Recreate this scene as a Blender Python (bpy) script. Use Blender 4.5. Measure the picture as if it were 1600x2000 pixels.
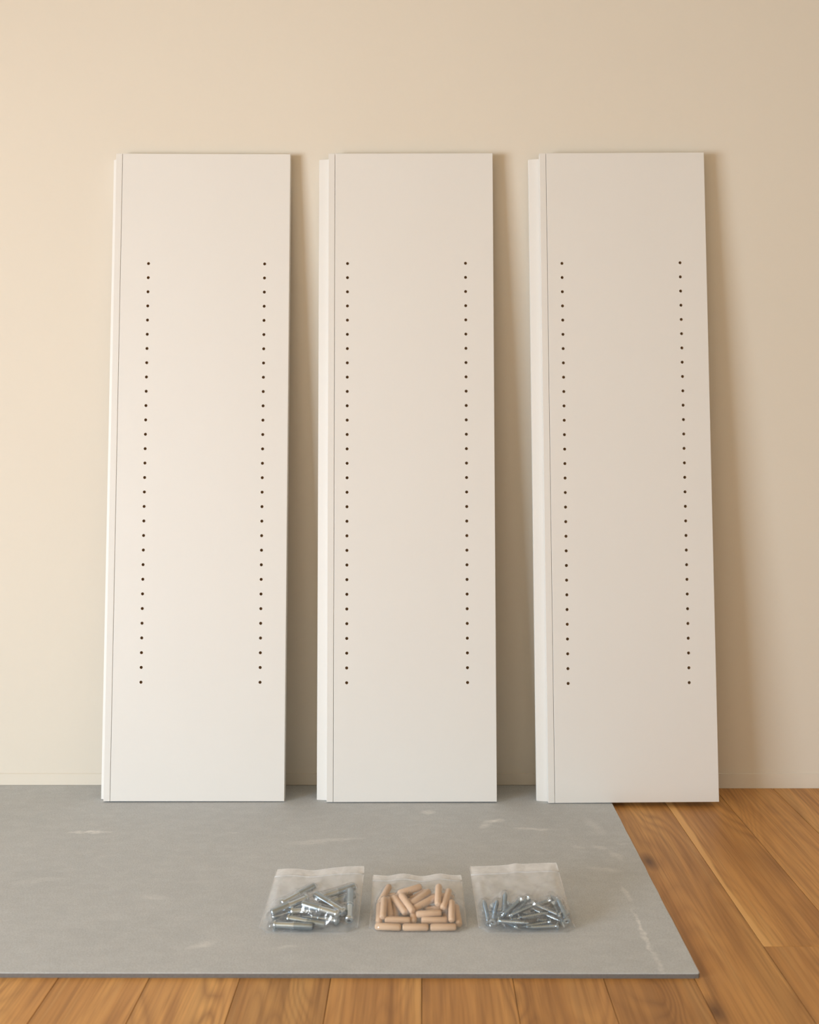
import bpy, bmesh, math, random
from mathutils import Vector, Matrix, noise

# ---------------------------------------------------------------- clear
for o in list(bpy.data.objects):
    bpy.data.objects.remove(o, do_unlink=True)
scene = bpy.context.scene
COL = scene.collection
random.seed(7)

# ---------------------------------------------------------------- camera
F, CX, CY, CAMH = 2000.0, 824.0, 870.0, 0.8      # focal length and vanishing point in pixels (1600x2000 frame)
cam_d = bpy.data.cameras.new('camera')
cam = bpy.data.objects.new('camera', cam_d)
COL.objects.link(cam)
cam.location = (0, 0, CAMH)
cam.rotation_euler = (math.radians(90), 0, 0)
cam_d.sensor_fit = 'HORIZONTAL'
cam_d.sensor_width = 36.0
cam_d.lens = 36.0 * F / 1600.0
cam_d.shift_x = (800 - CX) / 1600.0
cam_d.shift_y = (CY - 1000) / 1600.0
cam_d.clip_start = 0.05
cam_d.dof.use_dof = True
cam_d.dof.focus_distance = 2.2
cam_d.dof.aperture_fstop = 6.3
scene.camera = cam

# ---------------------------------------------------------------- colour management
scene.view_settings.view_transform = 'Standard'
scene.view_settings.look = 'None'
scene.view_settings.gamma = 1.0
scene.view_settings.use_curve_mapping = False
scene.view_settings.exposure = 0.0

# ---------------------------------------------------------------- world: pale daylight outside the window
w = bpy.data.worlds.new('daylight'); scene.world = w
w.use_nodes = True
bg = w.node_tree.nodes['Background']
bg.inputs['Color'].default_value = (0.85, 0.92, 1.0, 1)
bg.inputs['Strength'].default_value = 0.6

# ---------------------------------------------------------------- room sizes
RX0, RX1, RY0, RY1, RZ = -2.9, 2.2, -2.0, 2.39, 2.5
WY0, WY1, WZ0, WZ1 = -1.45, 0.60, 0.06, 1.22           # low window opening in the left wall

def area(name, loc, rot, sx, sy, power, color):
    d = bpy.data.lights.new(name, 'AREA'); d.shape = 'RECTANGLE'
    d.size = sx; d.size_y = sy; d.energy = power; d.color = color
    o = bpy.data.objects.new(name, d); COL.objects.link(o)
    o.location = loc; o.rotation_euler = rot
    return o
# daylight entering through the window
area('window_daylight', (RX0 - 0.030, (WY0 + WY1) / 2, (WZ0 + WZ1) / 2), (0, math.radians(-90), 0),
     WZ1 - WZ0 - .1, WY1 - WY0 - .1, 175.0, (0.80, 0.905, 1.0))

# ---------------------------------------------------------------- node helpers
def new_mat(name):
    m = bpy.data.materials.new(name); m.use_nodes = True
    nt = m.node_tree
    for n in list(nt.nodes): nt.nodes.remove(n)
    out = nt.nodes.new('ShaderNodeOutputMaterial')
    return m, nt, out
def N(nt, t, **kw):
    n = nt.nodes.new(t)
    for k, v in kw.items(): setattr(n, k, v)
    return n
def bsdf(nt, out, color=(.8, .8, .8), rough=.5, metal=0.0, spec=.5):
    b = N(nt, 'ShaderNodeBsdfPrincipled')
    b.inputs['Base Color'].default_value = (*color, 1)
    b.inputs['Roughness'].default_value = rough
    b.inputs['Metallic'].default_value = metal
    b.inputs['Specular IOR Level'].default_value = spec
    nt.links.new(b.outputs[0], out.inputs[0])
    return b
def coords(nt, scale=(1, 1, 1), kind='Object', rot=(0, 0, 0), loc=(0, 0, 0)):
    tc = N(nt, 'ShaderNodeTexCoord'); mp = N(nt, 'ShaderNodeMapping')
    nt.links.new(tc.outputs[kind], mp.inputs[0])
    mp.inputs['Scale'].default_value = scale
    mp.inputs['Rotation'].default_value = rot
    mp.inputs['Location'].default_value = loc
    return mp.outputs[0]
def noise_tex(nt, vec, scale, detail=3, rough=.55, dist=0.0):
    n = N(nt, 'ShaderNodeTexNoise')
    n.inputs['Scale'].default_value = scale; n.inputs['Detail'].default_value = detail
    n.inputs['Roughness'].default_value = rough; n.inputs['Distortion'].default_value = dist
    if vec is not None: nt.links.new(vec, n.inputs['Vector'])
    return n.outputs['Fac']
def ramp(nt, fac, stops):
    r = N(nt, 'ShaderNodeValToRGB')
    el = r.color_ramp.elements
    while len(el) < len(stops): el.new(0.5)
    for e, (p, c) in zip(el, stops):
        e.position = p; e.color = (*c, 1) if len(c) == 3 else c
    nt.links.new(fac, r.inputs[0])
    return r.outputs[0]
def mixc(nt, fac, a, b, mode='MIX'):
    m = N(nt, 'ShaderNodeMix', data_type='RGBA', blend_type=mode)
    for sock, v in ((m.inputs[0], fac), (m.inputs[6], a), (m.inputs[7], b)):
        if isinstance(v, (int, float)): sock.default_value = v
        elif isinstance(v, tuple): sock.default_value = (*v, 1)
        else: nt.links.new(v, sock)
    return m.outputs[2]
def mth(nt, op, a, b=None, c=None, clamp=False):
    m = N(nt, 'ShaderNodeMath', operation=op); m.use_clamp = clamp
    for i, v in enumerate((a, b, c)):
        if v is None: continue
        if isinstance(v, (int, float)): m.inputs[i].default_value = v
        else: nt.links.new(v, m.inputs[i])
    return m.outputs[0]
def bump(nt, b, height, strength, dist=.002):
    n = N(nt, 'ShaderNodeBump')
    n.inputs['Strength'].default_value = strength; n.inputs['Distance'].default_value = dist
    nt.links.new(height, n.inputs['Height']); nt.links.new(n.outputs[0], b.inputs['Normal'])

# ---------------------------------------------------------------- materials
def mat_plaster(name, color, var):
    m, nt, out = new_mat(name)
    b = bsdf(nt, out, color, .75, 0, .3)
    v = coords(nt)
    big = noise_tex(nt, v, 1.7, 3, .5)
    mid = noise_tex(nt, v, 9, 4, .6, .4)
    c1 = mixc(nt, big, tuple(x * (1 - var) for x in color), tuple(min(1, x * (1 + var * .5)) for x in color))
    c2 = mixc(nt, mth(nt, 'MULTIPLY', mid, .10), c1, tuple(x * .9 for x in color))
    nt.links.new(c2, b.inputs['Base Color'])
    fine = noise_tex(nt, v, 60, 4, .6)
    h = mth(nt, 'ADD', mth(nt, 'MULTIPLY', mid, .8), mth(nt, 'MULTIPLY', fine, .18))
    bump(nt, b, h, .22, .004)
    return m
M_WALL = mat_plaster('cream_plaster', (.79, .725, .622), .03)
M_CEIL = mat_plaster('ceiling_paint', (.58, .46, .29), .02)

def mat_melamine():
    m, nt, out = new_mat('white_melamine')
    b = bsdf(nt, out, (.86, .835, .79), .42, 0, .4)
    v = coords(nt)
    f = noise_tex(nt, v, 5, 3, .5)
    nt.links.new(mixc(nt, f, (.80, .775, .735), (.82, .797, .76)), b.inputs['Base Color'])
    fine = noise_tex(nt, v, 420, 2, .5)
    bump(nt, b, fine, .03, .0006)
    return m
M_WHITE = mat_melamine()
def mat_core():
    m, nt, out = new_mat('particleboard_core')
    b = bsdf(nt, out, (.30, .19, .10), .9, 0, .1)
    f = noise_tex(nt, coords(nt), 900, 3, .6)
    nt.links.new(mixc(nt, f, (.32, .20, .10), (.56, .40, .25)), b.inputs['Base Color'])
    return m
M_CORE = mat_core()

def mat_wood(sap=False):
    m, nt, out = new_mat('oiled_wood_with_sapwood' if sap else 'oiled_wood')
    b = bsdf(nt, out, (.4, .2, .1), .42, 0, .35)
    tc = N(nt, 'ShaderNodeTexCoord'); oi = N(nt, 'ShaderNodeObjectInfo')
    off = N(nt, 'ShaderNodeVectorMath', operation='SCALE')
    cx = N(nt, 'ShaderNodeCombineXYZ')
    nt.links.new(oi.outputs['Random'], cx.inputs[0])
    nt.links.new(mth(nt, 'MULTIPLY', oi.outputs['Random'], 7.3), cx.inputs[1])
    nt.links.new(mth(nt, 'MULTIPLY', oi.outputs['Random'], 3.1), cx.inputs[2])
    nt.links.new(cx.outputs[0], off.inputs[0]); off.inputs['Scale'].default_value = 9.0
    add = N(nt, 'ShaderNodeVectorMath', operation='ADD')
    nt.links.new(tc.outputs['Object'], add.inputs[0]); nt.links.new(off.outputs[0], add.inputs[1])
    def mp(s):
        p = N(nt, 'ShaderNodeMapping'); nt.links.new(add.outputs[0], p.inputs[0])
        p.inputs['Scale'].default_value = s; return p.outputs[0]
    # cathedral figure: growth rings of a slowly warped field
    field = noise_tex(nt, mp((6.0, 1.15, 1)), 1.0, 2, .45, .55)
    rings = mth(nt, 'FRACT', mth(nt, 'MULTIPLY', field, 24.0))
    rings = mth(nt, 'POWER', mth(nt, 'SUBTRACT', 1.0, mth(nt, 'ABSOLUTE', mth(nt, 'MULTIPLY_ADD', rings, 2.0, -1.0))), 1.6)
    grain = noise_tex(nt, mp((190, 4.0, 1)), 1.0, 4, .62, .2)
    streak = noise_tex(nt, mp((48, 1.3, 1)), 1.0, 3, .55, .5)
    broad = noise_tex(nt, mp((12, 1.0, 1)), 1.0, 3, .5, .3)
    mask = ramp(nt, noise_tex(nt, mp((7, .8, 1.7)), 1.0, 2, .5), [(.38, (.15, .15, .15)), (.62, (1, 1, 1))])
    base = ramp(nt, broad, [(.28, (.47, .22, .062)), (.5, (.62, .31, .095)), (.75, (.75, .42, .142))])
    c = mixc(nt, mth(nt, 'MULTIPLY', mth(nt, 'MULTIPLY', rings, mask), .55), base, (.24, .105, .034))
    c = mixc(nt, mth(nt, 'MULTIPLY', ramp(nt, streak, [(.50, (0, 0, 0)), (.72, (1, 1, 1))]), .48), c, (.24, .110, .036))
    c = mixc(nt, mth(nt, 'MULTIPLY', ramp(nt, streak, [(.26, (1, 1, 1)), (.42, (0, 0, 0))]), .35), c, (.66, .40, .16))
    c = mixc(nt, mth(nt, 'MULTIPLY', ramp(nt, grain, [(.46, (0, 0, 0)), (.66, (1, 1, 1))]), .34), c, (.21, .09, .03))
    # knots
    vo = N(nt, 'ShaderNodeTexVoronoi', voronoi_dimensions='2D'); vo.inputs['Scale'].default_value = 1.0
    nt.links.new(mp((7.0, 2.6, 1)), vo.inputs['Vector'])
    knot = ramp(nt, vo.outputs['Distance'], [(.02, (1, 1, 1)), (.13, (0, 0, 0))])
    sep = N(nt, 'ShaderNodeSeparateColor'); nt.links.new(vo.outputs['Color'], sep.inputs[0])
    rare = mth(nt, 'GREATER_THAN', sep.outputs[0], .70)
    c = mixc(nt, mth(nt, 'MULTIPLY', mth(nt, 'MULTIPLY', knot, rare), .8), c, (.10, .042, .018))
    if sap:      # pale sapwood left along one edge of this plank
        sx = N(nt, 'ShaderNodeSeparateXYZ'); nt.links.new(tc.outputs['Object'], sx.inputs[0])
        wob = mth(nt, 'MULTIPLY_ADD', noise_tex(nt, mp((1, 4, 1)), 1.0, 2, .5), .024, -.0660)
        edge = mth(nt, 'MULTIPLY', mth(nt, 'SUBTRACT', wob, sx.outputs[0]), 260.0, clamp=True)
        c = mixc(nt, mth(nt, 'MULTIPLY', edge, .8), c, (.80, .46, .165))
    # each plank its own tone
    tone = N(nt, 'ShaderNodeHueSaturation')
    nt.links.new(mth(nt, 'MULTIPLY_ADD', oi.outputs['Random'], .30, .88), tone.inputs['Value'])
    nt.links.new(c, tone.inputs['Color'])
    nt.links.new(tone.outputs[0], b.inputs['Base Color'])
    nt.links.new(mth(nt, 'MULTIPLY_ADD', grain, .2, .36), b.inputs['Roughness'])
    bump(nt, b, mth(nt, 'ADD', mth(nt, 'MULTIPLY', grain, .7), mth(nt, 'MULTIPLY', rings, -.3)), .12, .001)
    return m
M_WOOD = mat_wood(); M_WOOD_SAP = mat_wood(True)
def simple(name, color, rough=.5, metal=0.0, spec=.5):
    m, nt, out = new_mat(name)
    b = bsdf(nt, out, color, rough, metal, spec)
    return m, nt, b
M_SUB, _, _ = simple('dark_subfloor', (.05, .03, .018), .9)

# scuffs on the grey sheet: (x, y, length, width, angle, strength) in metres on the floor
def on_mat(px, py):
    Y = F * (CAMH - .0075) / (py - CY)
    return ((px - CX) / F * Y, Y)
SCUFF = []
def scuff(px, py, L, W, ang, s):
    x, y = on_mat(px, py); SCUFF.append((x, y, L, W, ang, s))
scuff(178, 1625, .052, .010, .02, .75)
scuff(640, 1641, .085, .010, .16, .42)
scuff(600, 1647, .050, .007, .05, .30)
scuff(835, 1586, .018, .016, -.7, .45)
scuff(965, 1604, .030, .012, .25, .85)
scuff(948, 1612, .022, .012, .9, .5)
scuff(1040, 1619, .045, .008, -.12, .55)
scuff(1160, 1612, .016, .060, .25, .30)
scuff(1180, 1698, .036, .012, -.25, .35)
scuff(1224, 1745, .006, .035, .1, .55)
scuff(1252, 1810, .0042, .075, .02, .75)
scuff(1283, 1875, .006, .06, -.02, .35)
scuff(395, 1845, .030, .012, .5, .4)
scuff(455, 1626, .016, .004, 0, .45)
scuff(300, 1752, .03, .010, -.2, .25)
scuff(70, 1720, .05, .012, .3, .2)
scuff(560, 1849, .02, .005, .2, .3)
scuff(1010, 1900, .06, .006, .0, .25)
scuff(1172, 1655, .022, .010, -.5, .35)
scuff(1205, 1672, .010, .030, .3, .30)
scuff(1130, 1655, .018, .008, -.6, .25)
scuff(1215, 1648, .020, .006, -.2, .3)
scuff(1262, 1838, .005, .055, .04, .6)
def mat_board():
    m, nt, out = new_mat('grey_cement_sheet')
    b = bsdf(nt, out, (.4, .4, .39), .8, 0, .25)
    v = coords(nt)
    big = noise_tex(nt, v, 5, 4, .6, .3)
    mid = noise_tex(nt, coords(nt, (1, 1.8, 1)), 28, 4, .6, .3)
    fine = noise_tex(nt, v, 420, 3, .7)
    c = mixc(nt, big, (.545, .57, .588), (.635, .66, .68))
    c = mixc(nt, ramp(nt, mid, [(.40, (0, 0, 0)), (.72, (.40, .40, .40))]), c, (.71, .735, .75))
    c = mixc(nt, ramp(nt, fine, [(.3, (.34, .34, .34)), (.6, (0, 0, 0))]), c, (.22, .21, .20))
    tc = N(nt, 'ShaderNodeTexCoord')
    sp = N(nt, 'ShaderNodeSeparateXYZ'); nt.links.new(tc.outputs['Object'], sp.inputs[0])
    warp = noise_tex(nt, v, 45, 3, .6)
    dx = mth(nt, 'MULTIPLY_ADD', warp, .020, -.010)
    warp2 = noise_tex(nt, coords(nt, (1, 1, 1), 'Object', (0, 0, 1.1), (3, 5, 0)), 45, 3, .6)
    dy = mth(nt, 'MULTIPLY_ADD', warp2, .020, -.010)
    X = mth(nt, 'ADD', sp.outputs[0], dx); Y = mth(nt, 'ADD', sp.outputs[1], dy)
    total = None
    for (x, y, L, W, a, s) in SCUFF:
        px = mth(nt, 'SUBTRACT', X, x); py = mth(nt, 'SUBTRACT', Y, y)
        ca, sa = math.cos(a), math.sin(a)
        u = mth(nt, 'ADD', mth(nt, 'MULTIPLY', px, ca / L), mth(nt, 'MULTIPLY', py, sa / L))
        q = mth(nt, 'ADD', mth(nt, 'MULTIPLY', px, -sa / W), mth(nt, 'MULTIPLY', py, ca / W))
        d = mth(nt, 'ADD', mth(nt, 'MULTIPLY', u, u), mth(nt, 'MULTIPLY', q, q))
        e = mth(nt, 'MULTIPLY', mth(nt, 'SUBTRACT', 1.0, d, clamp=True), s)
        total = e if total is None else mth(nt, 'MAXIMUM', total, e)
    streak = noise_tex(nt, coords(nt, (1, 3.2, 1)), 60, 3, .65)
    streak = ramp(nt, streak, [(.32, (.15, .15, .15)), (.62, (1, 1, 1))])
    c = mixc(nt, mth(nt, 'MULTIPLY', total, streak, clamp=True), c, (.95, .94, .93))
    nt.links.new(c, b.inputs['Base Color'])
    bump(nt, b, mth(nt, 'ADD', mth(nt, 'MULTIPLY', fine, .4), mid), .10, .0015)
    return m
M_BOARD = mat_board()
M_EDGE, _nt, _b = simple('grey_sheet_core', (.17, .155, .14), .9)
_f = noise_tex(_nt, coords(_nt), 300, 3, .6)
_nt.links.new(mixc(_nt, _f, (.12, .108, .098), (.22, .20, .18)), _b.inputs['Base Color'])

def mat_zinc(name, color, rough):
    m, nt, out = new_mat(name)
    b = bsdf(nt, out, color, rough, 1.0)
    f = noise_tex(nt, coords(nt), 160, 2, .5)
    nt.links.new(mth(nt, 'MULTIPLY_ADD', f, .12, rough - .06), b.inputs['Roughness'])
    return m
M_ZINC = mat_zinc('bright_zinc', (.60, .71, .80), .17)
M_ZINC2 = mat_zinc('dull_zinc', (.36, .46, .54), .24)
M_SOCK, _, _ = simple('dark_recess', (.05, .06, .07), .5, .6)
def mat_dowel():
    m, nt, out = new_mat('beech_dowel')
    b = bsdf(nt, out, (.72, .5, .32), .6, 0, .3)
    oi = N(nt, 'ShaderNodeObjectInfo')
    f = noise_tex(nt, coords(nt, (25, 320, 320)), 1.0, 3, .6)
    c = mixc(nt, f, (.67, .45, .295), (.80, .58, .405))
    h = N(nt, 'ShaderNodeHueSaturation'); nt.links.new(c, h.inputs['Color'])
    nt.links.new(mth(nt, 'MULTIPLY_ADD', oi.outputs['Random'], .16, .95), h.inputs['Value'])
    nt.links.new(h.outputs[0], b.inputs['Base Color'])
    return m
M_DOWEL = mat_dowel()
def mat_film(name, milk, gloss=1.0, extra=0.0):
    m, nt, out = new_mat(name)
    tr = N(nt, 'ShaderNodeBsdfTransparent'); tr.inputs[0].default_value = (.97, .97, .965, 1)
    df = N(nt, 'ShaderNodeBsdfDiffuse'); df.inputs[0].default_value = (.92, .91, .90, 1)
    tl = N(nt, 'ShaderNodeBsdfTranslucent'); tl.inputs[0].default_value = (.92, .91, .90, 1)
    md = N(nt, 'ShaderNodeMixShader'); md.inputs[0].default_value = .35
    nt.links.new(df.outputs[0], md.inputs[1]); nt.links.new(tl.outputs[0], md.inputs[2])
    v = coords(nt)
    cloud = noise_tex(nt, v, 38, 3, .5, .8)
    cl = ramp(nt, cloud, [(.35, (.75, .75, .75)), (.65, (1, 1, 1))])
    at = N(nt, 'ShaderNodeAttribute'); at.attribute_name = 'haze'      # film scatters more where nothing presses on it
    mf = mth(nt, 'MULTIPLY', cl, mth(nt, 'MULTIPLY_ADD', at.outputs['Fac'], extra, milk), clamp=True)
    mx = N(nt, 'ShaderNodeMixShader'); nt.links.new(mf, mx.inputs[0])
    nt.links.new(tr.outputs[0], mx.inputs[1]); nt.links.new(md.outputs[0], mx.inputs[2])
    gl = N(nt, 'ShaderNodeBsdfGlossy'); gl.inputs['Roughness'].default_value = .09
    fr = N(nt, 'ShaderNodeLayerWeight')
    bp = N(nt, 'ShaderNodeBump'); bp.inputs['Strength'].default_value = .45; bp.inputs['Distance'].default_value = .002
    crease = mth(nt, 'ABSOLUTE', mth(nt, 'SUBTRACT', noise_tex(nt, v, 60, 2, .5, 1.0), .5))
    nt.links.new(mth(nt, 'ADD', mth(nt, 'MULTIPLY', crease, 1.6), noise_tex(nt, v, 75, 2, .5, 1.2)), bp.inputs['Height'])
    nt.links.new(bp.outputs[0], gl.inputs['Normal']); nt.links.new(bp.outputs[0], fr.inputs['Normal'])
    sch = mth(nt, 'MULTIPLY_ADD', mth(nt, 'POWER', fr.outputs['Facing'], 5.0), .90, .06)
    m2 = N(nt, 'ShaderNodeMixShader')
    nt.links.new(mth(nt, 'MULTIPLY', sch, gloss, clamp=True), m2.inputs[0])
    nt.links.new(mx.outputs[0], m2.inputs[1]); nt.links.new(gl.outputs[0], m2.inputs[2])
    nt.links.new(m2.outputs[0], out.inputs[0])
    return m
M_FILM = mat_film('clear_plastic_film', .05, 1.4, .56)
M_FILM_B = mat_film('clear_plastic_film_back', .30, .6)
M_SEAM = mat_film('welded_plastic', .85, 1.0)
def mat_glass():
    m, nt, out = new_mat('window_glass')
    tr = N(nt, 'ShaderNodeBsdfTransparent'); gl = N(nt, 'ShaderNodeBsdfGlossy'); gl.inputs['Roughness'].default_value = .02
    fr = N(nt, 'ShaderNodeLayerWeight'); mx = N(nt, 'ShaderNodeMixShader')
    nt.links.new(mth(nt, 'MULTIPLY_ADD', mth(nt, 'POWER', fr.outputs['Facing'], 5.0), .90, .04), mx.inputs[0]); nt.links.new(tr.outputs[0], mx.inputs[1]); nt.links.new(gl.outputs[0], mx.inputs[2])
    nt.links.new(mx.outputs[0], out.inputs[0])
    return m
M_GLASS = mat_glass()
M_FRAME, _, _ = simple('window_paint', (.82, .80, .76), .4)

# ---------------------------------------------------------------- mesh helpers
def link(name, me, parent=None, mat=None):
    o = bpy.data.objects.new(name, me); COL.objects.link(o)
    if mat is not None and not me.materials: me.materials.append(mat)
    if parent is not None: o.parent = parent
    return o
def mesh(name, verts, faces, smooth=False):
    me = bpy.data.meshes.new(name); me.from_pydata([tuple(v) for v in verts], [], faces)
    me.validate(); me.update()
    if smooth: me.polygons.foreach_set('use_smooth', [True] * len(me.polygons))
    return me
def fix_normals(me):
    bm = bmesh.new(); bm.from_mesh(me); bmesh.ops.recalc_face_normals(bm, faces=bm.faces); bm.to_mesh(me); bm.free()
    return me
def boxes_mesh(name, boxes, bev=0.0):
    bm = bmesh.new()
    for (x0, x1, y0, y1, z0, z1) in boxes:
        r = bmesh.ops.create_cube(bm, size=1.0)
        bmesh.ops.scale(bm, vec=(x1 - x0, y1 - y0, z1 - z0), verts=r['verts'])
        bmesh.ops.translate(bm, vec=((x0 + x1) / 2, (y0 + y1) / 2, (z0 + z1) / 2), verts=r['verts'])
    if bev: bmesh.ops.bevel(bm, geom=bm.edges[:], offset=bev, segments=1, affect='EDGES')
    me = bpy.data.meshes.new(name); bm.to_mesh(me); bm.free()
    return me
def lathe(name, prof, seg=14, smooth=True, caps=True, thread=0.0, wrap=0):
    """prof: list of (x, r); axis +X."""
    vs, fs = [], []
    n = len(prof)
    for (x, r) in prof:
        for k in range(seg):
            a = 2 * math.pi * k / seg
            vs.append((x + thread * k / seg, r * math.cos(a), r * math.sin(a)))
    for i in range(n - 1):
        for k in range(seg):
            k2 = (k + 1) % seg
            up = wrap if k2 == 0 else 0          # a thread joins one turn further on
            if i + 1 + up > n - 1: continue
            fs.append((i * seg + k, (i + 1) * seg + k, (i + 1 + up) * seg + k2, (i + up) * seg + k2))
    if caps:
        fs.append(tuple(range(seg))); fs.append(tuple((n - 1) * seg + k for k in reversed(range(seg))))
    me = fix_normals(mesh(name, vs, fs))
    if smooth:
        me.polygons.foreach_set('use_smooth', [True] * len(me.polygons))
        me.set_sharp_from_angle(angle=math.radians(38))
    return me
def tag(o, label, cat, group=None):
    o['label'] = label; o['category'] = cat
    if group: o['group'] = group
def struct(o, label=None):
    o['kind'] = 'structure'
    if label: o['label'] = label

# ---------------------------------------------------------------- room
T = .15
struct(link('wall_back', boxes_mesh('wall_back', [(RX0 - T, RX1 + T, RY1, RY1 + T, -.1, RZ)]), None, M_WALL), 'cream plaster wall behind the leaning panels')
struct(link('wall_right', boxes_mesh('wall_right', [(RX1, RX1 + T, RY0, RY1, -.1, RZ)]), None, M_WALL))
struct(link('wall_front', boxes_mesh('wall_front', [(RX0 - T, RX1 + T, RY0 - T, RY0, -.1, RZ)]), None, M_WALL))
struct(link('wall_left', boxes_mesh('wall_left', [
    (RX0 - .06, RX0, RY0, WY0, -.1, RZ), (RX0 - .06, RX0, WY1, RY1, -.1, RZ),
    (RX0 - .06, RX0, WY0, WY1, -.1, WZ0), (RX0 - .06, RX0, WY0, WY1, WZ1, RZ)]), None, M_WALL))
struct(link('ceiling', boxes_mesh('ceiling', [(RX0 - T, RX1 + T, RY0 - T, RY1 + T, RZ, RZ + .1)]), None, M_CEIL))
# window in the left wall
win = bpy.data.objects.new('window_1', None); COL.objects.link(win); struct(win, 'white framed window in the left wall')
xw = RX0 - .012
fw = .05
link('window_frame', boxes_mesh('window_frame', [
    (xw - .012, xw + .012, WY0, WY1, WZ0, WZ0 + fw), (xw - .012, xw + .012, WY0, WY1, WZ1 - fw, WZ1),
    (xw - .012, xw + .012, WY0, WY0 + fw, WZ0 + fw, WZ1 - fw), (xw - .012, xw + .012, WY1 - fw, WY1, WZ0 + fw, WZ1 - fw)]), win, M_FRAME)
ym = (WY0 + WY1) / 2
link('mullion', boxes_mesh('mullion', [(xw - .012, xw + .012, ym - .018, ym + .018, WZ0 + fw, WZ1 - fw)]), win, M_FRAME)
for (a, b_) in ((WY0 + fw, ym - .018), (ym + .018, WY1 - fw)):
    link('pane', boxes_mesh('pane', [(xw - .003, xw + .003, a, b_, WZ0 + fw, WZ1 - fw)]), win, M_GLASS)
link('window_sill', boxes_mesh('window_sill', [(RX0 + .0005, RX0 + .05, WY0 - .04, WY1 + .04, WZ0 - .03, WZ0 - .001)], .004), win, M_FRAME)

# low painted skirting along the back wall
_xs = .4285                                            # the strip steps up over the grey sheet
_pr = [(RX0, .0085), (_xs, .0085), (_xs, .0004), (RX1, .0004), (RX1, .034), (RX0, .034)]
_n = len(_pr)
sk = link('baseboard_back', fix_normals(mesh('baseboard_back',
    [(x, RY1 - .0020, z) for x, z in _pr] + [(x, RY1 - .0002, z + (.0012 if z > .03 else 0)) for x, z in _pr],
    [tuple(range(_n)), tuple(reversed(range(_n, 2 * _n)))] + [(i, (i + 1) % _n, (i + 1) % _n + _n, i + _n) for i in range(_n)])), None, M_WALL)
struct(sk, 'low cream skirting strip at the foot of the back wall')

# floor: sub-floor slab and single planks
floor = link('floor', boxes_mesh('floor', [(RX0, RX1, RY0, RY1, -.1, -.0125)]), None, M_SUB)
struct(floor, 'warm brown oiled wood plank floor')
PW = .1365
rnd = random.Random(11)
joints = {4: [1.636, .1, -1.3], 3: [.75, -.8], 5: [.9, -.55, -1.9], 0: [1.18, -.3, -1.8], 1: [.4, -1.2], 2: [1.05, -.7]}
k0 = math.floor(RX0 / PW); k1 = math.ceil(RX1 / PW)
for k in range(k0, k1):
    xa, xb = max(RX0, k * PW), min(RX1, (k + 1) * PW)
    if xb - xa < .01: continue
    js = joints.get(k)
    if js is None:
        s = rnd.uniform(.1, 1.2); js = [s, s - rnd.uniform(1.1, 1.5), s - rnd.uniform(2.3, 2.8)]
    js = sorted([RY0, RY1] + [j for j in js if RY0 + .2 < j < RY1])
    for a, b_ in zip(js[:-1], js[1:]):
        g = .00045
        L = b_ - a
        me = boxes_mesh('plank', [(-(xb - xa) / 2 + g, (xb - xa) / 2 - g, -L / 2 + g, L / 2 - g, -.012, 0)], .0006)
        p = link('plank', me, floor, M_WOOD_SAP if (k == 4 and b_ > 2.3) else M_WOOD)
        p.location = ((xa + xb) / 2, (a + b_) / 2, 0)

# ---------------------------------------------------------------- grey sheet
MT = .0075
def board_sheet():
    x0, x1, y0, y1 = -1.62, .4185, 1.5365, 2.3885
    # outline with a faintly worn right edge and one nicked corner
    pts = [(x0, y0 + .004)]
    n = 20
    for i in range(n + 1):
        pts.append((x0 + (x1 - .010 - x0) * i / n, y0 + .004 * (1 - i / n)))
    pts += [(x1 - .003, y0 + .0005), (x1 - .0005, y0 + .004)]
    r = random.Random(3)
    for i in range(1, 24):
        t = i / 24
        pts.append((x1 + .004 * t + (r.uniform(-.0009, .0002)), y0 + (y1 - y0) * t))
    pts += [(x1 + .004, y1), (x0, y1)]
    pts = pts[1:]
    e = .0007
    cxm = (x0 + x1) / 2; cym = (y0 + y1) / 2
    m = len(pts)
    vs = [(x, y, .0002) for x, y in pts] + [(x, y, MT - e) for x, y in pts]
    vs += [(x - e * (1 if x > cxm else -1), y - e * (1 if y > cym else -1), MT) for x, y in pts]
    fs = [tuple(reversed(range(m)))]
    for q in (0, m):
        for i in range(m):
            j = (i + 1) % m
            fs.append((q + i, q + j, q + m + j, q + m + i))
    fs.append(tuple(range(2 * m, 3 * m)))
    return fix_normals(mesh('grey_sheet', vs, fs))
sheet = link('floor_sheet', board_sheet(), None, M_BOARD)
sheet.data.materials.append(M_EDGE)
for p in sheet.data.polygons:
    if abs(p.normal.z) < .3: p.material_index = 1
tag(sheet, 'large scuffed grey cement sheet lying on the wood floor under the panels', 'sheet')

# ---------------------------------------------------------------- panels
HOLE_R = .0034
H = 1.4655
V0, PITCH, NH = .2612, .03267, 30
cup_v, cup_f = [], []
SEG = 16
for (y, r) in ((.0, HOLE_R), (.0080, HOLE_R), (.0080, 0.00001)):
    for k in range(SEG):
        a = 2 * math.pi * k / SEG
        cup_v.append((r * math.cos(a), y, r * math.sin(a)))
for i in range(2):
    for k in range(SEG):
        k2 = (k + 1) % SEG
        cup_f.append((i * SEG + k, i * SEG + k2, (i + 1) * SEG + k2, (i + 1) * SEG + k))
CUP = mesh('pin_hole', cup_v, cup_f); CUP.materials.append(M_CORE)

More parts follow.
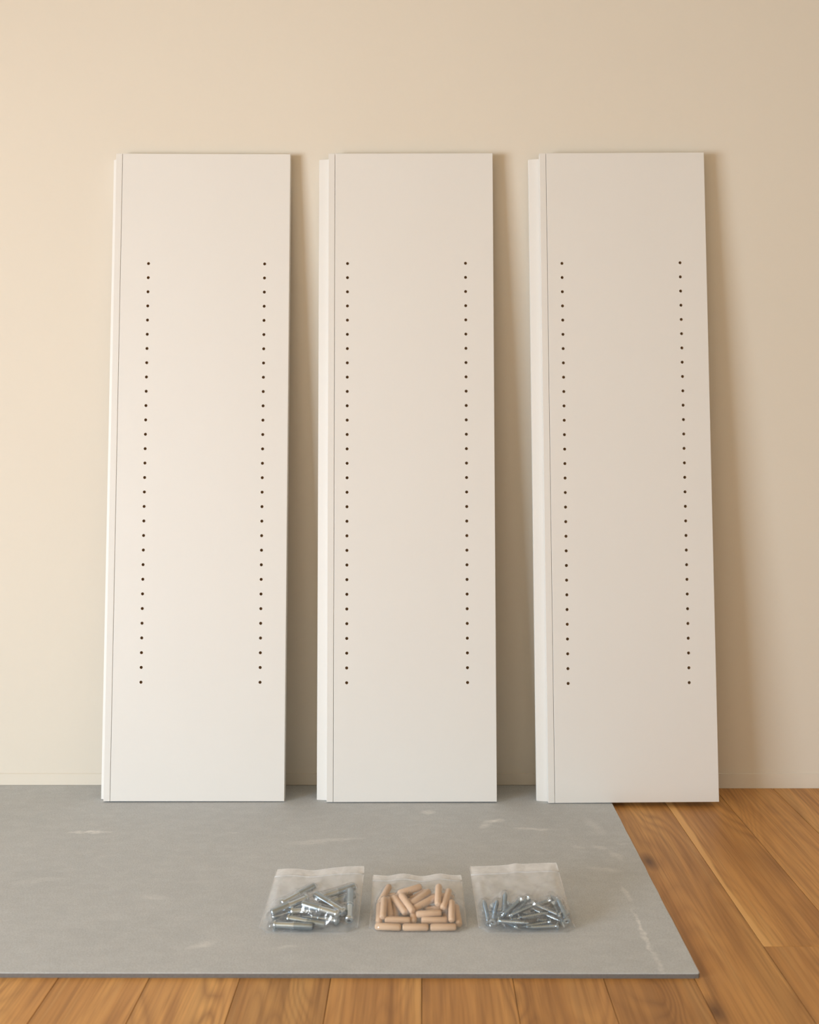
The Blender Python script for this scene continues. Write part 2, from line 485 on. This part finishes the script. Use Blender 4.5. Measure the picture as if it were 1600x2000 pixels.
def drilled_board(x0, x1, cols, thick):
    vs, fs = [], []
    def q(*p):
        b = len(vs); vs.extend(p); fs.append(tuple(range(b, b + len(p))))
    e, c = .0006, .008
    xs = [x0 + e]
    for cc in cols: xs += [cc - c, cc + c]
    xs.append(x1 - e)
    za, zb = e, H - e
    for i in range(len(xs) - 1):
        a, b = xs[i], xs[i + 1]
        if i % 2 == 0:
            q((a, 0, za), (b, 0, za), (b, 0, zb), (a, 0, zb)); continue
        cc = (a + b) / 2; zprev = za
        for k in range(NH):
            zc = V0 + k * PITCH
            q((a, 0, zprev), (b, 0, zprev), (b, 0, zc - c), (a, 0, zc - c))
            base = len(vs)
            for s in range(SEG):
                an = 2 * math.pi * s / SEG
                ca, sa = math.cos(an), math.sin(an)
                mx = max(abs(ca), abs(sa))
                vs.append((cc + HOLE_R * ca, 0, zc + HOLE_R * sa))
                vs.append((cc + c * ca / mx, 0, zc + c * sa / mx))
            for s in range(SEG):
                s2 = (s + 1) % SEG
                fs.append((base + 2 * s, base + 2 * s + 1, base + 2 * s2 + 1, base + 2 * s2))
            zprev = zc + c
        q((a, 0, zprev), (b, 0, zprev), (b, 0, zb), (a, 0, zb))
    A = [(x0 + e, 0, za), (x1 - e, 0, za), (x1 - e, 0, zb), (x0 + e, 0, zb)]
    B = [(x0, e, 0), (x1, e, 0), (x1, e, H), (x0, e, H)]
    C = [(x0, thick, 0), (x1, thick, 0), (x1, thick, H), (x0, thick, H)]
    for P, Q in ((A, B), (B, C)):
        for i in range(4):
            j = (i + 1) % 4
            q(P[i], Q[i], Q[j], P[j])
    q(*reversed(C))
    me = mesh('board', vs, fs)
    bm = bmesh.new(); bm.from_mesh(me)
    bmesh.ops.remove_doubles(bm, verts=bm.verts, dist=1e-6)
    bm.to_mesh(me); bm.free()
    # front faces must look towards -Y
    bm = bmesh.new(); bm.from_mesh(me); bm.normal_update()
    flip = [f for f in bm.faces if abs(f.normal.y) > .9 and f.calc_center_median().y < .0001 and f.normal.y > 0]
    if flip: bmesh.ops.reverse_faces(bm, faces=flip)
    bm.to_mesh(me); bm.free()
    return me
def prism_z(name, prof, z0, z1):
    n = len(prof)
    vs = [(x, y, z0) for x, y in prof] + [(x, y, z1) for x, y in prof]
    fs = [tuple(range(n)), tuple(reversed(range(n, 2 * n)))]
    for i in range(n):
        j = (i + 1) % n
        fs.append((i, i + n, j + n, j))
    return fix_normals(mesh(name, vs, fs))

LEAN = math.atan2(.089, 1.464)
def panel(xl, wdt, ybase, cols, ext, yaw, tilt, label, zl=0.0):
    root = bpy.data.objects.new('shelf_side_panel', None); COL.objects.link(root)
    root.location = (xl + wdt / 2, ybase, MT + .0025 + zl)
    root.rotation_euler = (-LEAN, tilt, yaw)
    tag(root, label, 'panel', 'white drilled panels leaning on the wall')
    h = wdt / 2
    sw, gap, th = .0145, .0008, .014
    board = link('board', drilled_board(-h + sw + gap, h, [-h + c for c in cols], th), root, M_WHITE)
    for c in cols:
        for k in range(NH):
            o = link('pin_hole', CUP, board)
            o.location = (-h + c, 0, V0 + k * PITCH)
    link('edge_strip', boxes_mesh('edge_strip', [(-h, -h + sw, 0.0, th, 0, H)], .0006), root, M_WHITE)
    prof = [(-h - ext, .0300), (-h - ext, .0205), (-h - ext + .0008, .0196), (-h + .0015, .0150),
            (h - .0012, .0150), (h - .0012, .0300)]
    o = link('rear_board', prism_z('rear_board', prof, -.0004, H - .0085), root, M_WHITE)
    o['label'] = 'white back board showing as a narrow strip beyond the left edge'
    return root
panel(-.7069, .4015, 2.273, (.0788, .3447), .0110, .006, .0020,
      'white drilled shelf side panel furthest from the bare wood floor, widest of the three')
panel(-.2112, .3778, 2.269, (.0441, .3140), .0235, .000, -.0023,
      'white drilled shelf side panel standing between the other two, upright behind the dowel bag')
panel(.2797, .3785, 2.265, (.0480, .3180), .0235, .004, -.0061,
      'white drilled shelf side panel whose foot reaches past the grey sheet over bare wood', zl=.0001)

# ---------------------------------------------------------------- hardware meshes (axis +X, head at x = 0)
BOLT_L, BOLT_R = .066, .0060
me_bolt_head = lathe('head', [(.0026, .0001), (.0026, .0026), (.0005, .0031), (0, .0040), (.0007, .0061), (.0020, .0074), (.0038, .0080), (.0052, .0077), (.0054, .0054)], 18)
me_bolt_socket = lathe('socket', [(.0025, .0001), (.0025, .0026)], 6, False, False)
me_bolt_shank = lathe('shank', [(.0052, .0052), (.0330, .0052)], 16)
me_bolt_collar = lathe('collar', [(.0326, .0052), (.0328, .0064), (.0342, .0066), (.0352, .0062)], 16)
me_bolt_sleeve = lathe('sleeve', [(.0342, .0059), (.0640, .0059), (.0652, .0056), (.0660, .0048), (.0660, .0034), (.0615, .0031)], 16, True, True)
SCREW_L = .050
me_scr_head = lathe('head', [(.0018, .0001), (.0016, .0021), (.0002, .0027), (0, .0050), (.0007, .0062), (.0017, .0063), (.0042, .0034), (.0050, .0028)], 16)
me_scr_socket = lathe('socket', [(.0017, .0001), (.0016, .0021)], 6, False, False)
tp = []
x = .0042
tp.append((x, .0026))
pt = .0029
while x < SCREW_L - .001:
    t = (x - .0042) / (SCREW_L - .0042)
    k = 1.0 if t < .78 else max(.12, 1 - (t - .78) / .22)
    tp += [(x + pt * .10, .0024 * k), (x + pt * .42, .0025 * k), (x + pt * .58, .0041 * k), (x + pt * .68, .0041 * k), (x + pt * .84, .0024 * k)]
    x += pt
tp.append((SCREW_L, .0002))
me_scr_thread = lathe('threaded_shank', tp, 14, True, True, thread=pt, wrap=5)
DOWEL_L, DOWEL_R = .0425, .0056
def dowel_mesh():
    seg = 24
    prof = [(0, .0030), (.0006, .0042), (.0028, DOWEL_R), (DOWEL_L - .0028, DOWEL_R), (DOWEL_L - .0006, .0042), (DOWEL_L, .0030)]
    vs, fs = [], []
    for i, (x, r) in enumerate(prof):
        for k in range(seg):
            a = 2 * math.pi * k / seg
            rr = r * (1.0 if (k % 2 == 0 or i in (0, 1, 4, 5)) else .965)     # shallow flutes
            vs.append((x, rr * math.cos(a), rr * math.sin(a)))
    for i in range(len(prof) - 1):
        for k in range(seg):
            k2 = (k + 1) % seg
            fs.append((i * seg + k, (i + 1) * seg + k, (i + 1) * seg + k2, i * seg + k2))
    fs.append(tuple(range(seg))); fs.append(tuple((len(prof) - 1) * seg + k for k in range(seg)))
    me = fix_normals(mesh('dowel', vs, fs))
    me.polygons.foreach_set('use_smooth', [True] * len(me.polygons)); me.set_sharp_from_angle(angle=math.radians(35))
    return me
me_dowel = dowel_mesh(); me_dowel.materials.append(M_DOWEL)
for me_, mt_ in ((me_bolt_head, M_ZINC), (me_bolt_shank, M_ZINC), (me_bolt_collar, M_ZINC), (me_bolt_sleeve, M_ZINC2),
                 (me_bolt_socket, M_SOCK), (me_scr_head, M_ZINC), (me_scr_thread, M_ZINC), (me_scr_socket, M_SOCK)):
    me_.materials.append(mt_)

# ---------------------------------------------------------------- heaps in the bags
SLOPE, YF = .40, 1.672
def heap_pt(px, py, r, sink=0.0):
    """point on the sloping top of the heap seen at that pixel, sunk by a layer depth"""
    z0 = MT + .0008 + r
    Y = F * (CAMH - z0 + SLOPE * YF) / ((py - CY) + F * SLOPE)
    Z = z0 + SLOPE * (Y - YF)
    X = (px - CX) / F * Y
    return Vector((X, Y + sink * .37, max(z0, Z - sink * .93)))
def seg_closest(p1, q1, p2, q2):
    d1, d2, r = q1 - p1, q2 - p2, p1 - p2
    a, e, f = d1.dot(d1), d2.dot(d2), d2.dot(r)
    c, b = d1.dot(r), d1.dot(d2)
    den = a * e - b * b
    s = min(1, max(0, (b * f - c * e) / den)) if den > 1e-12 else .5
    t = (b * s + f) / e
    if t < 0: t = 0; s = min(1, max(0, -c / a))
    elif t > 1: t = 1; s = min(1, max(0, (b - c) / a))
    return p1 + d1 * s, p2 + d2 * t
def settle(items, labels, L, R, xlo, xhi, ylo, yhi, iters=200, Rh=None):
    """items: list of [head, dir]; push overlapping capsules apart"""
    floor_z = MT + .0008 + R
    Ls = L - 2 * R
    dh = (Rh - R) if Rh else 0.0                     # heads are thicker than shanks
    wt = [.12 if l else 1.0 for l in labels]        # those lying on top hardly move
    def ends(it): 
        h, d = it
        return h + d * R, h + d * (R + Ls)
    for itn in range(iters):
        for i in range(len(items)):
            a0, a1 = ends(items[i])
            for j in range(i + 1, len(items)):
                b0, b1 = ends(items[j])
                if (a0 + a1 - b0 - b1).length > 2 * (L + .002): continue
                p, q = seg_closest(a0, a1, b0, b1)
                d = p - q; l = d.length
                if l < 2 * R:
                    nrm = d / l if l > 1e-6 else Vector((0, -.37, .93))
                    nrm = Vector((nrm.x * .7, nrm.y, nrm.z)); 
                    push = nrm * (2 * R - l) * .8 / (wt[i] + wt[j])
                    items[i][0] = items[i][0] + push * wt[i]; items[j][0] = items[j][0] - push * wt[j]
                    a0, a1 = ends(items[i])
        for it in items:
            a0, a1 = ends(it)
            # walls of the bag
            lo = min(a0.x, a1.x) - R; hi = max(a0.x, a1.x) + R
            if lo < xlo: it[0].x += (xlo - lo)
            if hi > xhi: it[0].x -= (hi - xhi)
            ly = min(a0.y, a1.y) - R; hy = max(a0.y, a1.y) + R
            if ly < ylo: it[0].y += (ylo - ly)
            if hy > yhi: it[0].y -= (hy - yhi) * .5
            a0, a1 = ends(it)
            mz = min(a0.z - dh, a1.z)
            if mz < floor_z:
                lift = floor_z - mz
                it[0].z += lift * .5
                # rotate towards level
                if abs(a0.z - a1.z) > 1e-5:
                    mid = (a0 + a1) / 2; mid.z += lift * .25
                    low_first = a0.z < a1.z
                    d = it[1].copy(); d.z *= .9; d.normalize()
                    it[1] = d; it[0] = mid - d * (L / 2)
                a0, a1 = ends(it); mz = min(a0.z - dh, a1.z)
                if mz < floor_z: it[0].z += floor_z - mz
            else:
                it[0].z -= min(.000002, mz - floor_z)
    return items
def parse(rows, ox, oy, sc, L, R):
    """rows: (head x, y, tail x, y, sink, label or None) in enlarged picture coordinates"""
    its, labs = [], []
    for (hx, hy, tx, ty, sink, lab) in rows:
        a = heap_pt(ox + hx / sc, oy + hy / sc, R, sink); b = heap_pt(ox + tx / sc, oy + ty / sc, R, sink)
        d = (b - a).normalized()
        its.append([a, d]); labs.append(lab)
    return its, labs
def orient(o, head, d, roll):
    q = Vector((1, 0, 0)).rotation_difference(d)
    o.rotation_mode = 'QUATERNION'
    from mathutils import Quaternion
    o.rotation_quaternion = q @ Quaternion((1, 0, 0), roll)
    o.location = head

# ---- bag of bolts
B_SHARED = 'zinc bolt buried under other bolts inside the bag of smooth bolts'
bolt_rows = [
    (300, 955, 870, 1005, 0, 'long zinc bolt lying along the front bottom of the bolt bag'),
    (470, 880, 985, 970, .002, 'zinc bolt lying just behind the frontmost bolt, parallel to it'),
    (1160, 925, 690, 790, 0, 'zinc bolt slanting down to the right across the middle of the bolt bag'),
    (1275, 955, 1290, 640, 0, 'zinc bolt pointing its socket head at the viewer, front right of the bolt bag'),
    (760, 690, 430, 830, 0, 'zinc bolt slanting down to the left in the left half of the bolt bag'),
    (990, 705, 1240, 630, .001, 'zinc bolt with bright round head near the top right of the bolt heap'),
    (1215, 880, 1000, 750, .004, 'zinc bolt wedged between the socket-head bolt and the middle slanting bolt'),
    (390, 690, 580, 590, .002, 'zinc bolt at the top left of the bolt heap, under the film glare'),
    (1130, 1010, 780, 930, .008, None),
    (280, 880, 560, 800, .006, None),
    (620, 620, 860, 700, .006, None),
    (900, 650, 1060, 600, .004, None),
    (500, 900, 900, 880, .013, None),
    (760, 820, 1150, 800, .014, None),
    (400, 760, 800, 740, .014, None),
]
# ---- bag of dowels
D_SHARED = 'wooden dowel mostly buried under other dowels in the dowel bag'
dowel_rows = [
    (165, 860, 525, 885, 0, 'wooden dowel at the left end of the front row of three in the dowel bag'),
    (555, 885, 905, 888, 0, 'wooden dowel in the middle of the front row of three in the dowel bag'),
    (950, 888, 1320, 880, 0, 'wooden dowel at the right end of the front row of three in the dowel bag'),
    (300, 760, 680, 770, 0, 'wooden dowel lying on the front row, above its left and middle dowels'),
    (820, 780, 1190, 780, 0, 'wooden dowel lying on the front row, above its middle and right dowels'),
    (735, 708, 1095, 688, 0, 'wooden dowel lying crosswise third up from the front of the dowel bag'),
    (1250, 800, 1250, 580, 0, 'wooden dowel pointing at the viewer at the right of the second row'),
    (1150, 740, 1165, 520, .008, None),
    (750, 800, 745, 600, .009, None),
    (690, 690, 545, 490, 0, 'pale wooden dowel slanting down to the right in the middle of the dowel heap'),
    (590, 680, 465, 510, .001, 'wooden dowel slanting close beside the pale dowel in the heap, on its left'),
    (455, 670, 430, 480, .008, None),
    (370, 440, 395, 620, .001, 'wooden dowel tilted upright left of the slanting pair in the dowel heap'),
    (275, 780, 295, 540, 0, 'wooden dowel pointing at the viewer second from the left edge of the dowel bag'),
    (190, 800, 200, 580, .001, 'wooden dowel pointing at the viewer nearest the left edge of the dowel bag'),
    (240, 545, 310, 420, .002, 'wooden dowel leaning right at the top left corner of the dowel heap'),
    (500, 455, 720, 385, .002, 'wooden dowel leaning up to the right, highest left of centre in the heap'),
    (610, 530, 780, 420, .002, 'hazy wooden dowel slanting up to the right just above the pale dowel'),
    (690, 590, 890, 450, .001, 'wooden dowel slanting up to the right, between two parallel dowels mid heap'),
    (765, 625, 1010, 490, 0, 'wooden dowel slanting up to the right above the crosswise dowel'),
    (1050, 640, 1062, 440, .002, 'wooden dowel standing upright, left of an upright pair at the heap top right'),
    (1115, 650, 1185, 440, 0, 'wooden dowel leaning right, right of an upright pair at the heap top right'),
    (1315, 710, 1275, 520, .003, None),
    (1385, 830, 1345, 600, .002, 'wooden dowel pointing at the viewer nearest the right edge of the dowel bag'),
    (930, 430, 1160, 405, .004, 'wooden dowel lying crosswise along the top right of the dowel heap'),
    (350, 400, 570, 385, .004, 'wooden dowel lying crosswise along the top left of the dowel heap'),
    (820, 395, 1020, 385, .006, None),
    (880, 625, 1080, 600, .008, None),
    (560, 720, 860, 730, .013, None),
    (380, 620, 700, 600, .014, None),
    (900, 560, 1250, 560, .014, None),
]
# ---- bag of screws
S_SHARED = 'threaded zinc screw mostly buried under other screws in the screw bag'
screw_rows = [
    (488, 1003, 885, 1042, 0, 'threaded zinc screw lying along the front bottom left of the screw bag'),
    (1265, 1003, 895, 1028, 0, 'threaded zinc screw lying along the front bottom right of the screw bag'),
    (415, 985, 455, 790, 0, 'zinc screw pointing its head at the viewer, front left corner of the screw bag'),
    (345, 960, 298, 750, .001, 'zinc screw at the far left of the screw bag, beside the front left head'),
    (1370, 975, 1290, 770, 0, 'zinc screw pointing its head at the viewer, front right corner of the screw bag'),
    (1170, 930, 800, 992, .001, 'threaded zinc screw just behind the front right one, tip to the left'),
    (740, 930, 1030, 875, 0, 'threaded zinc screw with its bright head at the middle, tip up to the right'),
    (960, 775, 560, 960, .001, 'threaded zinc screw slanting down to the left through the middle of the heap'),
    (805, 725, 540, 940, .001, 'threaded zinc screw slanting down to the left above the similar slanting screw'),
    (1288, 920, 885, 745, 0, 'dark threaded zinc screw slanting down to the right across the screw heap'),
    (422, 735, 535, 940, .001, 'zinc screw slanting with its bright head up, left part of the screw heap'),
    (560, 870, 572, 735, .002, 'short-looking zinc screw end-on between the left slanting screws'),
    (965, 830, 1130, 910, .005, None),
    (1175, 690, 985, 755, .001, 'zinc screw with raised bright head at the upper right of the screw heap'),
    (1190, 700, 1275, 890, .003, 'zinc screw slanting down to the right at the right side of the screw heap'),
    (585, 665, 680, 770, .004, 'zinc screw lying highest in the left half of the screw heap'),
    (880, 680, 780, 790, .005, 'zinc screw with bright head at the top middle of the screw heap'),
    (1050, 790, 1160, 735, .005, None),
    (640, 980, 900, 930, .007, None),
    (300, 850, 520, 850, .007, None),
    (1100, 860, 1320, 850, .007, None),
    (700, 800, 950, 860, .009, None),
    (470, 930, 720, 880, .009, None),
    (980, 960, 1240, 940, .009, None),
    (650, 730, 860, 720, .007, None),
    (1340, 900, 1220, 750, .006, None),
    (930, 720, 1080, 690, .006, None),
    (500, 760, 620, 880, .007, None),
    (840, 960, 600, 900, .011, None),
    (1000, 900, 1200, 800, .011, None),
]
def root_empty(name, label, cat, group, head, d, roll):
    o = bpy.data.objects.new(name, None); COL.objects.link(o)
    tag(o, label, cat, group); orient(o, head, d, roll)
    return o
caps = {}
rr = random.Random(5)
its, labs = parse(bolt_rows, 490, 1660, 6.667, BOLT_L, .0058)
its = settle(its, labs, BOLT_L, .0061, -.2580, -.1130, 1.663, 1.775, Rh=.0081)
caps['bolt'] = [(h + d * .006, h + d * (BOLT_L - .006), .0070) for h, d in its] + [(h + d * .002, h + d * .005, .0082) for h, d in its]
for (h, d), lab in zip(its, labs):
    e = root_empty('connector_bolt', lab or B_SHARED, 'bolt', 'zinc bolts in the left bag', h, d, rr.uniform(0, 6))
    hd = link('head', me_bolt_head, e); link('socket', me_bolt_socket, hd)
    link('shank', me_bolt_shank, e); link('collar', me_bolt_collar, e); link('sleeve', me_bolt_sleeve, e)
its, labs = parse(dowel_rows, 710, 1690, 7.273, DOWEL_L, DOWEL_R)
its = settle(its, labs, DOWEL_L, DOWEL_R, -.0765, .0665, 1.665, 1.770)
caps['dowel'] = [(h + d * DOWEL_R, h + d * (DOWEL_L - DOWEL_R), DOWEL_R) for h, d in its]
for (h, d), lab in zip(its, labs):
    o = link('wood_dowel', me_dowel); tag(o, lab or D_SHARED, 'dowel', 'wooden dowels in the middle bag')
    orient(o, h, d, rr.uniform(0, 6))
its, labs = parse(screw_rows, 900, 1660, 6.667, SCREW_L, .0036)
its = settle(its, labs, SCREW_L, .0037, .1010, .2440, 1.665, 1.765, Rh=.0064)
caps['screw'] = [(h + d * .0048, h + d * (SCREW_L - .003), .0045) for h, d in its] + [(h + d * .001, h + d * .003, .0065) for h, d in its]
for (h, d), lab in zip(its, labs):
    e = root_empty('wood_screw', lab or S_SHARED, 'screw', 'zinc screws in the right bag', h, d, rr.uniform(0, 6))
    hd = link('head', me_scr_head, e); link('socket', me_scr_socket, hd); link('threaded_shank', me_scr_thread, e)

# ---------------------------------------------------------------- zip bags
def tube_mesh(name, pts, r, seg=6):
    vs, fs = [], []
    n = len(pts)
    for i, p in enumerate(pts):
        d = (pts[min(n - 1, i + 1)] - pts[max(0, i - 1)]).normalized()
        u = d.orthogonal().normalized()
        ref = Vector((0, 0, 1)) if abs(d.z) < .9 else Vector((1, 0, 0))
        u = d.cross(ref).normalized(); v = d.cross(u).normalized()
        for k in range(seg):
            a = 2 * math.pi * k / seg
            vs.append(p + (u * math.cos(a) + v * math.sin(a)) * r)
    for i in range(n - 1):
        for k in range(seg):
            k2 = (k + 1) % seg
            fs.append((i * seg + k, i * seg + k2, (i + 1) * seg + k2, (i + 1) * seg + k))
    fs.append(tuple(range(seg))); fs.append(tuple((n - 1) * seg + k for k in reversed(range(seg))))
    return fix_normals(mesh(name, vs, fs, True))

def make_bag(bl, br, tl, tr, dy, kind, wave, label, seed, zips):
    """bl, br, tl, tr: corner X; tl/tr with height; Y from dy"""
    NX, NY = 64, 56
    yb_c, yb_e = 1.6655, 1.681           # bottom seam: middle and corners
    (tlx, tlz), (trx, trz) = tl, tr
    ytop = 1.683 + dy
    cps = caps[kind]
    def top_of(X, Y, grow):
        z = -1
        for (a, b, r) in cps:
            rg = r + grow
            ab = b - a
            # nearest in plan
            den = ab.x * ab.x + ab.y * ab.y
            t = 0.5 if den < 1e-12 else min(1, max(0, ((X - a.x) * ab.x + (Y - a.y) * ab.y) / den))
            c = a + ab * t
            d2 = (X - c.x) ** 2 + (Y - c.y) ** 2
            if d2 < rg * rg: z = max(z, c.z + math.sqrt(rg * rg - d2))
        return z
    def bot_of(X, Y, grow):
        z = 9
        for (a, b, r) in cps:
            rg = r + grow
            ab = b - a
            den = ab.x * ab.x + ab.y * ab.y
            t = 0.5 if den < 1e-12 else min(1, max(0, ((X - a.x) * ab.x + (Y - a.y) * ab.y) / den))
            c = a + ab * t
            d2 = (X - c.x) ** 2 + (Y - c.y) ** 2
            if d2 < rg * rg: z = min(z, c.z - math.sqrt(rg * rg - d2))
        return z
    G = [[None] * (NX + 1) for _ in range(NY + 1)]
    B = [[None] * (NX + 1) for _ in range(NY + 1)]
    lim = [[-1.0] * (NX + 1) for _ in range(NY + 1)]
    blim = [[9.0] * (NX + 1) for _ in range(NY + 1)]
    for j in range(NY + 1):
        s = j / NY
        for i in range(NX + 1):
            t = i / NX
            xb = bl + (br - bl) * t; xt = tlx + (trx - tlx) * t
            X = xb + (xt - xb) * s
            side = 1 - abs(2 * t - 1)
            u = min(1, side / (.22 - .04 * s)); bul = u * u * (3 - 2 * u)          # 0 at the welds, 1 inside
            yb = yb_e + (yb_c - yb_e) * bul
            wv = wave(t)
            Y = yb + (ytop + wv * .25 - yb) * s
            ztop = tlz + (trz - tlz) * t + wv
            edge = MT + .0012 + (ztop - MT - .0012) * (s ** 1.15)
            chord = MT + .0012 + (ztop - MT - .0012) * s
            fold = noise.noise(Vector((X * 34 + seed, Y * 52, seed * 1.7))) * .0022 + noise.noise(Vector((X * 95, Y * 70 + seed, 3.1))) * .0009
            fold += (abs(noise.noise(Vector((X * 30 + Y * 22, Y * 40 - X * 12 + seed, seed)))) - .2) * .006
            free = min(1, s / .15) * min(1, max(0, .84 - s) / .12)
            zf = edge + (chord + .0035 * math.sin(math.pi * min(1, s)) - edge) * bul + fold * bul * free + .0005
            G[j][i] = Vector((X, Y, zf))
            lo = MT + .0005
            zb = max(lo, edge + (min(edge, lo + (ztop - lo) * max(0, (s - .55) / .45) ** 1.2) - edge) * bul - .0003)
            B[j][i] = Vector((X, Y, zb))
            if .02 < t < .98 and s < .86:
                lim[j][i] = top_of(X, Y, .0018); blim[j][i] = bot_of(X, Y, .0010)
    def relax(g, lims, up, n):
        for _ in range(n):
            nz = [[g[j][i].z for i in range(NX + 1)] for j in range(NY + 1)]
            for j in range(1, NY - 5):
                for i in range(1, NX):
                    z = (g[j-1][i].z + g[j+1][i].z + g[j][i-1].z + g[j][i+1].z) / 4
                    z = g[j][i].z * .45 + z * .55
                    if up: z = max(z, lims[j][i])
                    else: z = max(MT + .0004, min(z, lims[j][i]))
                    nz[j][i] = z
            for j in range(NY + 1):
                for i in range(NX + 1): g[j][i].z = nz[j][i]
    relax(G, lim, True, 7)
    relax(B, blim, False, 4)
    # front of the film drops to the seam, tucked slightly under the front row
    for i in range(NX + 1):
        t = i / NX
        side = 1 - abs(2 * t - 1)
        u = min(1, side / .22); bul = u * u * (3 - 2 * u)
        G[0][i].z = MT + .0006
        B[0][i].z = MT + .0006
        hz = G[2][i].z - MT
        G[1][i].z = MT + .0006 + hz * .5
        G[1][i].y = G[0][i].y - .0035 * bul
        G[2][i].y = G[0][i].y - .0010 * bul
    for j in range(NY + 1):
        for i in (0, NX):
            B[j][i] = G[j][i].copy() - Vector((0, 0, .0003))
        for i in range(NX + 1):
            if B[j][i].z > G[j][i].z - .0003: B[j][i].z = G[j][i].z - .0003
    root = bpy.data.objects.new('zip_bag', None); COL.objects.link(root)
    root.location = ((bl + br) / 2, yb_c, MT)
    tag(root, label, 'plastic bag', 'clear zip bags of fittings')
    off = root.location.copy()
    def film(name, g, m, flip):
        vs = [v - off for row in g for v in row]
        fs = []
        for j in range(NY):
            for i in range(NX):
                a = j * (NX + 1) + i
                f = (a, a + 1, a + NX + 2, a + NX + 1)
                fs.append(tuple(reversed(f)) if flip else f)
        o = link(name, mesh(name, vs, fs, True), root, m)
        at = o.data.attributes.new('haze', 'FLOAT', 'POINT')
        vals = []
        for j in range(NY + 1):
            for i in range(NX + 1):
                gap = (g[j][i].z - lim[j][i]) if lim[j][i] > 0 else .02
                q = min(1, max(0, (gap - .0010) / .006)); q = q * q * (3 - 2 * q)
                vals.append(max(q * min(1.0, .12 + 1.1 * j / NY), .42 * j / NY) + (.70 if j / NY > zips[0] else 0))
        at.data.foreach_set('value', vals)
        return o
    film('front_film', G, M_FILM, False)
    film('back_film', B, M_FILM_B, True)
    # closure: two close ribs across the front film
    for s in zips:
        j = s * NY; j0 = int(j); fr = j - j0
        pts = [(G[j0][i] * (1 - fr) + G[min(NY, j0 + 1)][i] * fr) - off + Vector((0, -.0004, .0006)) for i in range(0, NX + 1, 2)]
        o = link('zip_rib', tube_mesh('zip_rib', pts, .00075), root, M_SEAM)
    for i in (0, NX):
        pts = [G[j][i] - off for j in range(0, NY + 1, 2)]
        link('side_weld', tube_mesh('side_weld', pts, .00055), root, M_SEAM)
    pts = [G[NY][i] - off for i in range(NX + 1)]
    link('top_lip', tube_mesh('top_lip', pts, .0004), root, M_SEAM)
    return root
def bag_top(px, py, dy):
    Y = 1.683 + dy
    return ((px - CX) / F * Y, CAMH - (py - CY) / F * Y)
def bag_bot(px): return (px - CX) / F * 1.684
make_bag(bag_bot(507), bag_bot(699), bag_top(541, 1699, .118), bag_top(712, 1693, .118), .118, 'bolt',
         lambda t: -.0030 * math.exp(-((t - .40) / .14) ** 2) + .0008 * math.sin(9 * t),
         'clear plastic zip bag holding smooth zinc bolts, leftmost of the three bags', 2.3, (.868, .876))
make_bag(bag_bot(722), bag_bot(912), bag_top(729, 1709, .105), bag_top(901, 1709, .105), .105, 'dowel',
         lambda t: .0020 * math.sin(2 * math.pi * (t * 2.35 + .45)) * min(1, t * 5) * min(1, (1 - t) * 5) - .0005,
         'clear plastic zip bag filled with wooden dowels, between the bolt bag and the screw bag', 5.1, (.885, .893))
make_bag(bag_bot(936), bag_bot(1123), bag_top(918, 1693, .122), bag_top(1087, 1686, .122), .122, 'screw',
         lambda t: .0018 * math.exp(-((t - .52) / .06) ** 2) - .0006 * math.sin(6 * t),
         'clear plastic zip bag holding threaded zinc screws, rightmost of the three bags', 8.7, (.855, .863))
